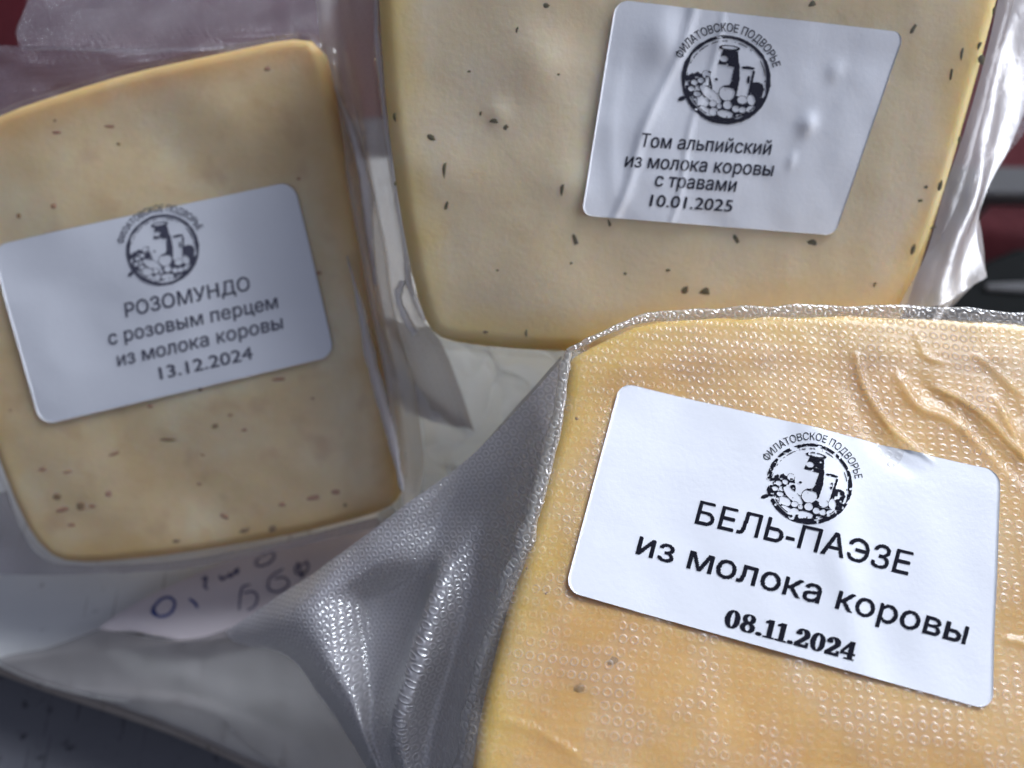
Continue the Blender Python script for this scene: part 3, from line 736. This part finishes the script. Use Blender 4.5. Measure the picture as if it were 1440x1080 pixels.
hm = [fleck_mesh('herb_fleck', M_herb, s_) for s_ in (11, 12, 13, 14)]
flecks(packB, cheeseB, 'herb_fleck', hm, [
    (695, 170, 14, 9, 0), (711, 179, 10, 8, 40), (676, 160, 7, 4, 70), (607, 194, 15, 8, -30), (625, 240, 26, 6, 85), (628, 289, 16, 6, 70), (555, 165, 12, 5, 90),
    (556, 258, 7, 4, 90), (790, 266, 20, 7, 80), (808, 335, 22, 8, -70), (727, 43, 9, 4, 70), (768, 8, 10, 7, 0), (1141, 6, 12, 10, 20), (1283, 41, 18, 7, 60),
    (1352, 76, 18, 5, 85), (1380, 84, 14, 10, -70), (1377, 64, 12, 6, 70), (1337, 106, 20, 5, 85), (1348, 198, 13, 5, 85), (1321, 261, 16, 6, 80),
    (1301, 263, 7, 6, 0), (1293, 282, 9, 5, 0), (1312, 320, 9, 5, 20), (1284, 350, 18, 7, 80), (857, 313, 14, 5, -70), (1036, 336, 18, 8, -60), (1142, 341, 16, 10, -20),
    (964, 408, 14, 10, 60), (992, 410, 18, 14, 0), (940, 380, 8, 5, 0), (740, 468, 12, 4, 85), (683, 467, 9, 4, 0), (1398, 15, 14, 5, 80), (803, 370, 6, 4, 0),
    (1060, 465, 8, 5, 0), (880, 385, 6, 4, 20), (660, 100, 6, 4, 0), (785, 105, 5, 4, 0), (1230, 400, 8, 5, 60), (700, 380, 5, 3, 0), (1120, 30, 6, 4, 60)])

edgeM = film_mat('clear_edge_film', 1.7, 1.5, .5, .33, .12, .0, .42, (.72, .72, .77), .22, 1.6, 0, 0, .12, .35, ringmilk=0)
edgeD = film_mat('dimpled_edge_film', 2.0, 1.8, .5, .33, .12, .18, .62, (.62, .60, .70), .14, 1.8, 0, 0, .3, .35, ringmilk=.25)
softM = film_mat('hazy_film', 1.4, 1.3, .5, .33, .12, .04, .38, (.50, .45, .45), .35, .9, 0, 10, .4, .2, ringmilk=.08)
# right skirt of the herb pack
sheet('film_edge', [
    [(1418, -60, 139), (1475, -60, 143), (1520, -60, 148)],
    [(1388, 60, 141), (1436, 60, 143), (1470, 60, 149)],
    [(1362, 160, 143), (1408, 160, 145), (1436, 160, 150)],
    [(1332, 262, 145), (1376, 264, 146), (1392, 262, 149)],
    [(1304, 350, 147), (1350, 358, 148), (1372, 330, 151)],
    [(1262, 440, 148), (1330, 425, 150), (1386, 390, 153)]], edgeM, tB, 90, 50, lambda I, J, u, v: .5 * np.sin(J * 7 + 1.5 * vnoise(v / 12, 0 * v, 3)) + .12 * vnoise(u / 3, v / 9, 61))
sheet('film_edge', [
    [(1428, -60, 146), (1470, -60, 150), (1540, -60, 155)],
    [(1406, 90, 148), (1440, 90, 151), (1500, 90, 156)],
    [(1388, 180, 149), (1416, 190, 151), (1446, 180, 155)],
    [(1368, 262, 150), (1384, 250, 152), (1404, 236, 154)],
    [(1366, 285, 150), (1370, 285, 152), (1374, 284, 154)]], edgeD, tB, 90, 60, lambda I, J, u, v: .5 * vnoise(u / 4, v / 6, 62))
sheet('film_edge', [
    [(1368, 280, 151), (1371, 280, 151.4), (1374, 280, 152)],
    [(1358, 330, 151), (1368, 330, 154), (1380, 328, 152)],
    [(1350, 372, 152), (1366, 376, 155), (1386, 386, 154)],
    [(1300, 470, 153), (1330, 440, 154), (1372, 398, 154)]], edgeM, tB, 50, 30, lambda I, J, u, v: .3 * vnoise(u / 3, v / 3, 63))
# left edge: bright folded ridge and the hazy film beyond it
ridgeM = film_mat('folded_film', 1.4, 1.3, .5, .33, .12, .0, .35, (.80, .80, .88), .25, 2.4, 0, 10, .4, .6, ringmilk=0)
ridge('film_fold_streak', [(530, -60, 146), (530, 40, 146), (537, 120, 146), (546, 200, 147), (560, 280, 148), (572, 350, 149), (576, 400, 151), (600, 450, 153)], 11, ridgeM, tB)
ridge('film_fold_streak', [(566, 395, 151), (560, 420, 151), (572, 450, 152), (585, 470, 153)], 12, ridgeM, tB, 1.0)
sheet('hazy_skirt', [
    [(548, -60, 152), (520, -60, 155), (480, -60, 158), (440, -60, 158)],
    [(545, 80, 152), (520, 80, 155), (490, 80, 159), (455, 80, 160)],
    [(552, 200, 152), (525, 200, 155), (508, 200, 160), (478, 200, 162)],
    [(570, 330, 153), (548, 330, 157), (532, 330, 160), (500, 340, 164)],
    [(590, 430, 154), (570, 450, 158), (545, 460, 162), (515, 470, 166)],
    [(625, 490, 156), (600, 520, 160), (570, 540, 165), (540, 540, 168)],
    [(668, 606, 165), (640, 598, 167), (610, 590, 169), (575, 575, 171)]], softM, tB, 110, 60, lambda I, J, u, v: .8 * np.sin(J * 14 + I * 3) * .5 + .4 * vnoise(u / 3, v / 12, 71))

# crumpled clear bag under the herb pack, in the gap
crM = film_mat('crumpled_film', 1.4, 1.3, .5, .33, .12, .0, .30, (.78, .86, .90), .25, 2.4, 0, 10, .4, .2, ringmilk=0)
def dcr(I, J, u, v):
    h = 0
    for k, (a, b, sc, am) in enumerate(((.9, .45, 7.5, 4.5), (.45, -.86, 10, 4.0), (.2, 1, 4.5, 1.0))):
        x = (u * a + v * b) / sc + .7 * vnoise(u / 9, v / 9, 80 + k); h = h + am * (np.abs((x % 2) - 1) - .5)
    return h + .5 * vnoise(u / 4, v / 4, 90)
sheet('crumpled_skirt', [
    [(540, 440, 166), (620, 455, 164), (700, 462, 163), (780, 470, 160), (860, 480, 158)],
    [(545, 530, 172), (620, 540, 170), (700, 545, 167), (780, 540, 162), (850, 540, 160)],
    [(540, 620, 176), (620, 620, 174), (690, 615, 170), (760, 600, 164), (830, 590, 160)],
    [(535, 700, 178), (610, 700, 176), (680, 680, 172), (740, 660, 166), (800, 640, 162)],
    [(530, 770, 179), (600, 780, 177), (670, 760, 173), (730, 740, 170), (780, 720, 166)]], crM, tB, 120, 120, dcr)

# ================================================================== PACK 3: left, pepper cheese
pC = Plane(230, 430, 160, (.0, .14, -.99))
Cc = lambda x, y: pC.uv(np.array(x, float), np.array(y, float))
def hC(u, v):
    return .7 * vnoise(u / 18, v / 18, 22) + .05 * vnoise(u / 5, v / 5, 23)
packC = Pack(pC, hC, .42)
tC = thing('cheese_pack', 'tan cheese with pink pepper specks in clear film, label dated 13.12.2024', 'cheese pack', (-90, 30, 0), 'vacuum packed cheeses on the board')
cheC = cheese_mat('pepper_cheese', (0.78, 0.58, 0.31), (0.86, 0.68, 0.41), (0.92, 0.79, 0.54), .6, .04, rind_glow=(.76, .52, .22), rind_glow_w=5, stain=(.50, .25, .14), stainf=.3)
outC = Cc([-60, 0, 90, 180, 300, 400, 445, 462, 480, 505, 530, 545, 556, 564, 555, 520, 400, 250, 130, 75, 40, 5, -40, -80, -90], [190, 155, 125, 98, 72, 50, 55, 110, 200, 330, 470, 560, 640, 690, 712, 728, 758, 783, 796, 792, 760, 690, 560, 400, 260])
puff('cheese', pC, outC, 2.5, 2.5, hC, 12, cheC, tC, 460, 80, smooth=1)
filC = film_mat('soft_dimpled_film', 1.7, 1.9, .3, .3, .1, .03, .955, (.72, .68, .66), .25, .45, .03, 12, .25, .2, ringmilk=.03)
foutC = Cc([-66, -4, 88, 178, 298, 400, 452, 474, 492, 516, 541, 556, 568, 574, 562, 525, 402, 252, 130, 68, 30, -4, -50, -90, -100], [182, 147, 117, 90, 64, 40, 45, 105, 196, 328, 468, 560, 640, 694, 720, 736, 766, 790, 804, 800, 768, 696, 562, 400, 258])
puff('film_cover', pC, foutC, 5.2, 3.0, hC, 0, filC, tC, 460, 80, hoff=.32, smooth=1)
packC.label([(-12, 346), (414, 255), (472, 500), (58, 598)], 22, tC, lambda a, b: .2 * vnoise(a * 4, b * 3, 55))
packC.line('РОЗОМУНДО', (180, 446), (352, 408), (-2.5, -19.5), M_ink_soft, .022)
packC.line('с розовым перцем', (155.5, 485), (391.5, 433), (-2.5, -19), M_ink_soft, .022)
packC.line('из молока коровы', (168, 515), (399, 462), (-2.5, -19), M_ink_soft, .022)
packC.line('13.12.2024', (228, 533), (358, 504), (-3, -17.5), M_ink_soft, .022)
packC.emblem((231.5, 352), (50, -9), (-7, -49), M_ink_soft, 1)
cheeseC = [c for c in tC.children if c.name.startswith('cheese')][0]
pm_ = [fleck_mesh('pepper_fleck', M_pep, 21), fleck_mesh('pepper_fleck', M_pep2, 22), fleck_mesh('pepper_fleck', M_pep, 23)]
flecks(packC, cheeseC, 'pepper_fleck', pm_, [
    (80, 186, 14, 6, 0), (78, 169, 6, 5, 0), (152, 177, 18, 6, 0), (376, 97, 11, 9, 0), (27, 303, 9, 9, 0), (78, 290, 9, 12, 0), (420, 251, 6, 6, 0), (237, 618, 32, 6, -3),
    (160, 638, 22, 7, 20), (97, 663, 18, 5, 5), (304, 598, 14, 8, 20), (325, 583, 9, 6, 0), (345, 604, 9, 6, 0), (283, 547, 9, 7, 0), (392, 533, 24, 7, 5), (212, 571, 9, 8, 0),
    (115, 710, 18, 15, 30), (131, 711, 12, 9, 0), (153, 694, 11, 12, 0), (82, 698, 18, 12, 0), (101, 738, 14, 8, 0), (316, 726, 16, 10, -30), (384, 742, 18, 12, 40),
    (280, 681, 9, 6, 0), (90, 716, 26, 10, 10), (345, 745, 22, 9, 20), (440, 700, 24, 12, 10), (60, 660, 14, 8, 0), (250, 760, 16, 7, 5), (472, 692, 16, 12, 0), (397, 709, 12, 10, 0), (486, 710, 8, 8, 0), (13, 577, 6, 5, 0), (448, 384, 9, 8, 0), (166, 202, 8, 5, 0), (285, 640, 8, 5, -20), (440, 560, 7, 5, 0)])
# film edges of the pepper pack
topM = film_mat('dimpled_top_film', 1.55, 1.35, .5, .33, .12, .15, .62, (.40, .35, .41), .25, 1.6, 0, -3, .3, .2, ringmilk=.22)
sheet('film_edge', [
    [(-60, 62, 166), (60, 66, 166), (180, 68, 166), (300, 66, 165), (420, 44, 163)],
    [(-60, 120, 167), (60, 112, 167), (180, 90, 166), (300, 72, 165), (420, 52, 164)],
    [(-60, 200, 168), (40, 168, 168), (150, 120, 167), (290, 82, 166), (430, 64, 165)]], topM, tC, 50, 110, lambda I, J, u, v: .3 * vnoise(u / 8, v / 3, 33))
sheet('film_edge', [
    [(60, -80, 182), (200, -80, 182), (340, -80, 182), (500, -80, 178)],
    [(44, -10, 178), (200, -10, 178), (340, -10, 176), (480, -10, 172)],
    [(24, 42, 172), (180, 39, 172), (340, 40, 170), (455, 40, 166)],
    [(30, 70, 170), (180, 74, 170), (330, 72, 168), (460, 80, 166)]], topM, tC, 70, 110, lambda I, J, u, v: .5 * vnoise(u / 10, v / 6, 34))
sheet('film_edge', [
    [(10, 690, 168), (30, 745, 169), (62, 785, 168), (130, 796, 167), (260, 786, 165), (400, 760, 163), (530, 727, 161)],
    [(-30, 700, 169), (0, 765, 171), (40, 798, 170), (130, 804, 168), (262, 794, 166), (404, 768, 164), (535, 735, 162)],
    [(-70, 720, 170), (-50, 800, 172), (20, 808, 171), (130, 807, 169), (264, 798, 167), (406, 772, 165), (538, 740, 163)]], topM, tC, 30, 160, lambda I, J, u, v: .2 * vnoise(u / 5, v / 3, 35))
rgM = film_mat('glossy_side_film', 1.5, 1.4, .5, .33, .12, .0, .62, (.82, .76, .70), .20, 2.2, 0, 0, .6, .25, ringmilk=0)
sheet('film_edge', [
    [(458, 60, 159), (474, 55, 160), (486, 60, 163)],
    [(474, 170, 158), (492, 168, 159), (512, 168, 162)],
    [(496, 300, 157), (515, 298, 158), (530, 298, 161)],
    [(520, 430, 157), (538, 430, 158), (552, 430, 161)],
    [(540, 530, 157), (560, 530, 158), (580, 530, 161)],
    [(556, 640, 158), (574, 640, 160), (596, 640, 163)],
    [(566, 712, 160), (580, 705, 162), (590, 700, 164)]], rgM, tC, 120, 40, lambda I, J, u, v: .7 * np.sin(J * 9) * np.sin(I * 3) + .4 * vnoise(u / 2.5, v / 9, 36))
sheet('film_edge', [
    [(530, 470, 160), (540, 500, 161), (545, 540, 162)],
    [(560, 520, 161), (562, 545, 163), (560, 570, 164)],
    [(610, 560, 166), (608, 575, 167), (600, 590, 168)],
    [(668, 604, 169), (666, 606, 169.3), (662, 608, 170)]], ridgeM, tC, 50, 30, lambda I, J, u, v: .4 * vnoise(u / 3, v / 3, 37))

# ================================================================== handwritten sticker on the board
tS = thing('price_sticker', 'small pinkish paper sticker with blue pen figures, half hidden under the left pack', 'sticker', (-60, -30, 6))
zs = 5.0
stp = on_z([136, 160, 205, 300, 420, 560, 600, 520, 400, 270, 215, 180, 150], [886, 866, 840, 795, 758, 720, 760, 830, 880, 905, 893, 886, 890], zs)[:, :2]
M_stick = plain('sticker_paper', (0.62, 0.56, 0.58), .6, .06, 60, .0001, 300)
slab('paper', stp, zs, .4, M_stick, tS, .15, 160, 1)
def pen(strokes, mat, wd=3.2):
    V = []; f = []
    for st in strokes:
        P = catmull(np.array(st, float), 24); tn = np.gradient(P, axis=0); tn /= np.linalg.norm(tn, axis=1)[:, None] + 1e-9; nr = np.stack([-tn[:, 1], tn[:, 0]], 1)
        ww = wd * (.75 + .25 * np.sin(np.linspace(0, 3.1, 24)))[:, None] / 2
        a = on_z(*(P + nr * ww).T, zs + .12); b = on_z(*(P - nr * ww).T, zs + .12); k = len(V)
        V += a.tolist() + b.tolist()
        for i in range(23): f.append((k + i, k + i + 1, k + 24 + i + 1, k + 24 + i))
    return new_mesh('handwriting', V, f, mat, tS, smooth=False)
pen([[(216, 852), (214, 862), (226, 867), (240, 862), (246, 848), (238, 840), (226, 843), (216, 856), (222, 866)], [(266, 842), (274, 848), (278, 855)]], M_pen, 4)
pen([[(284, 815), (290, 812), (288, 824), (292, 829)], [(309, 809), (312, 815), (320, 810)], [(322, 805), (324, 811), (334, 800), (333, 808)]], M_pen2, 4)
pen([[(352, 822), (340, 828), (336, 858)], [(343, 834), (356, 832), (362, 840), (358, 852), (348, 858)],
     [(398, 800), (380, 812), (378, 828), (392, 832), (406, 822), (400, 812), (386, 814)],
     [(432, 792), (418, 796), (416, 806), (428, 806), (434, 796), (430, 788)], [(422, 812), (432, 802)], [(418, 790), (426, 812)],
     [(366, 784), (360, 790), (364, 796), (378, 792), (386, 782), (380, 776), (368, 782)]], M_pen2, 3)

ridge('film_fold_streak', [(488, 360, 157), (506, 430, 157), (520, 500, 157), (536, 560, 157.5), (552, 620, 158), (566, 690, 159)], [4, 10, 20, 17, 16, 6], ridgeM, tC, 1.6)  # added milky ridge standing in for the highlight streak on the side film
ridge('film_fold_streak', [(470, 120, 159), (496, 190, 158.5), (514, 260, 158), (520, 330, 158), (528, 400, 158.5)], [4, 14, 18, 12, 5], ridgeM, tC, 1.2)
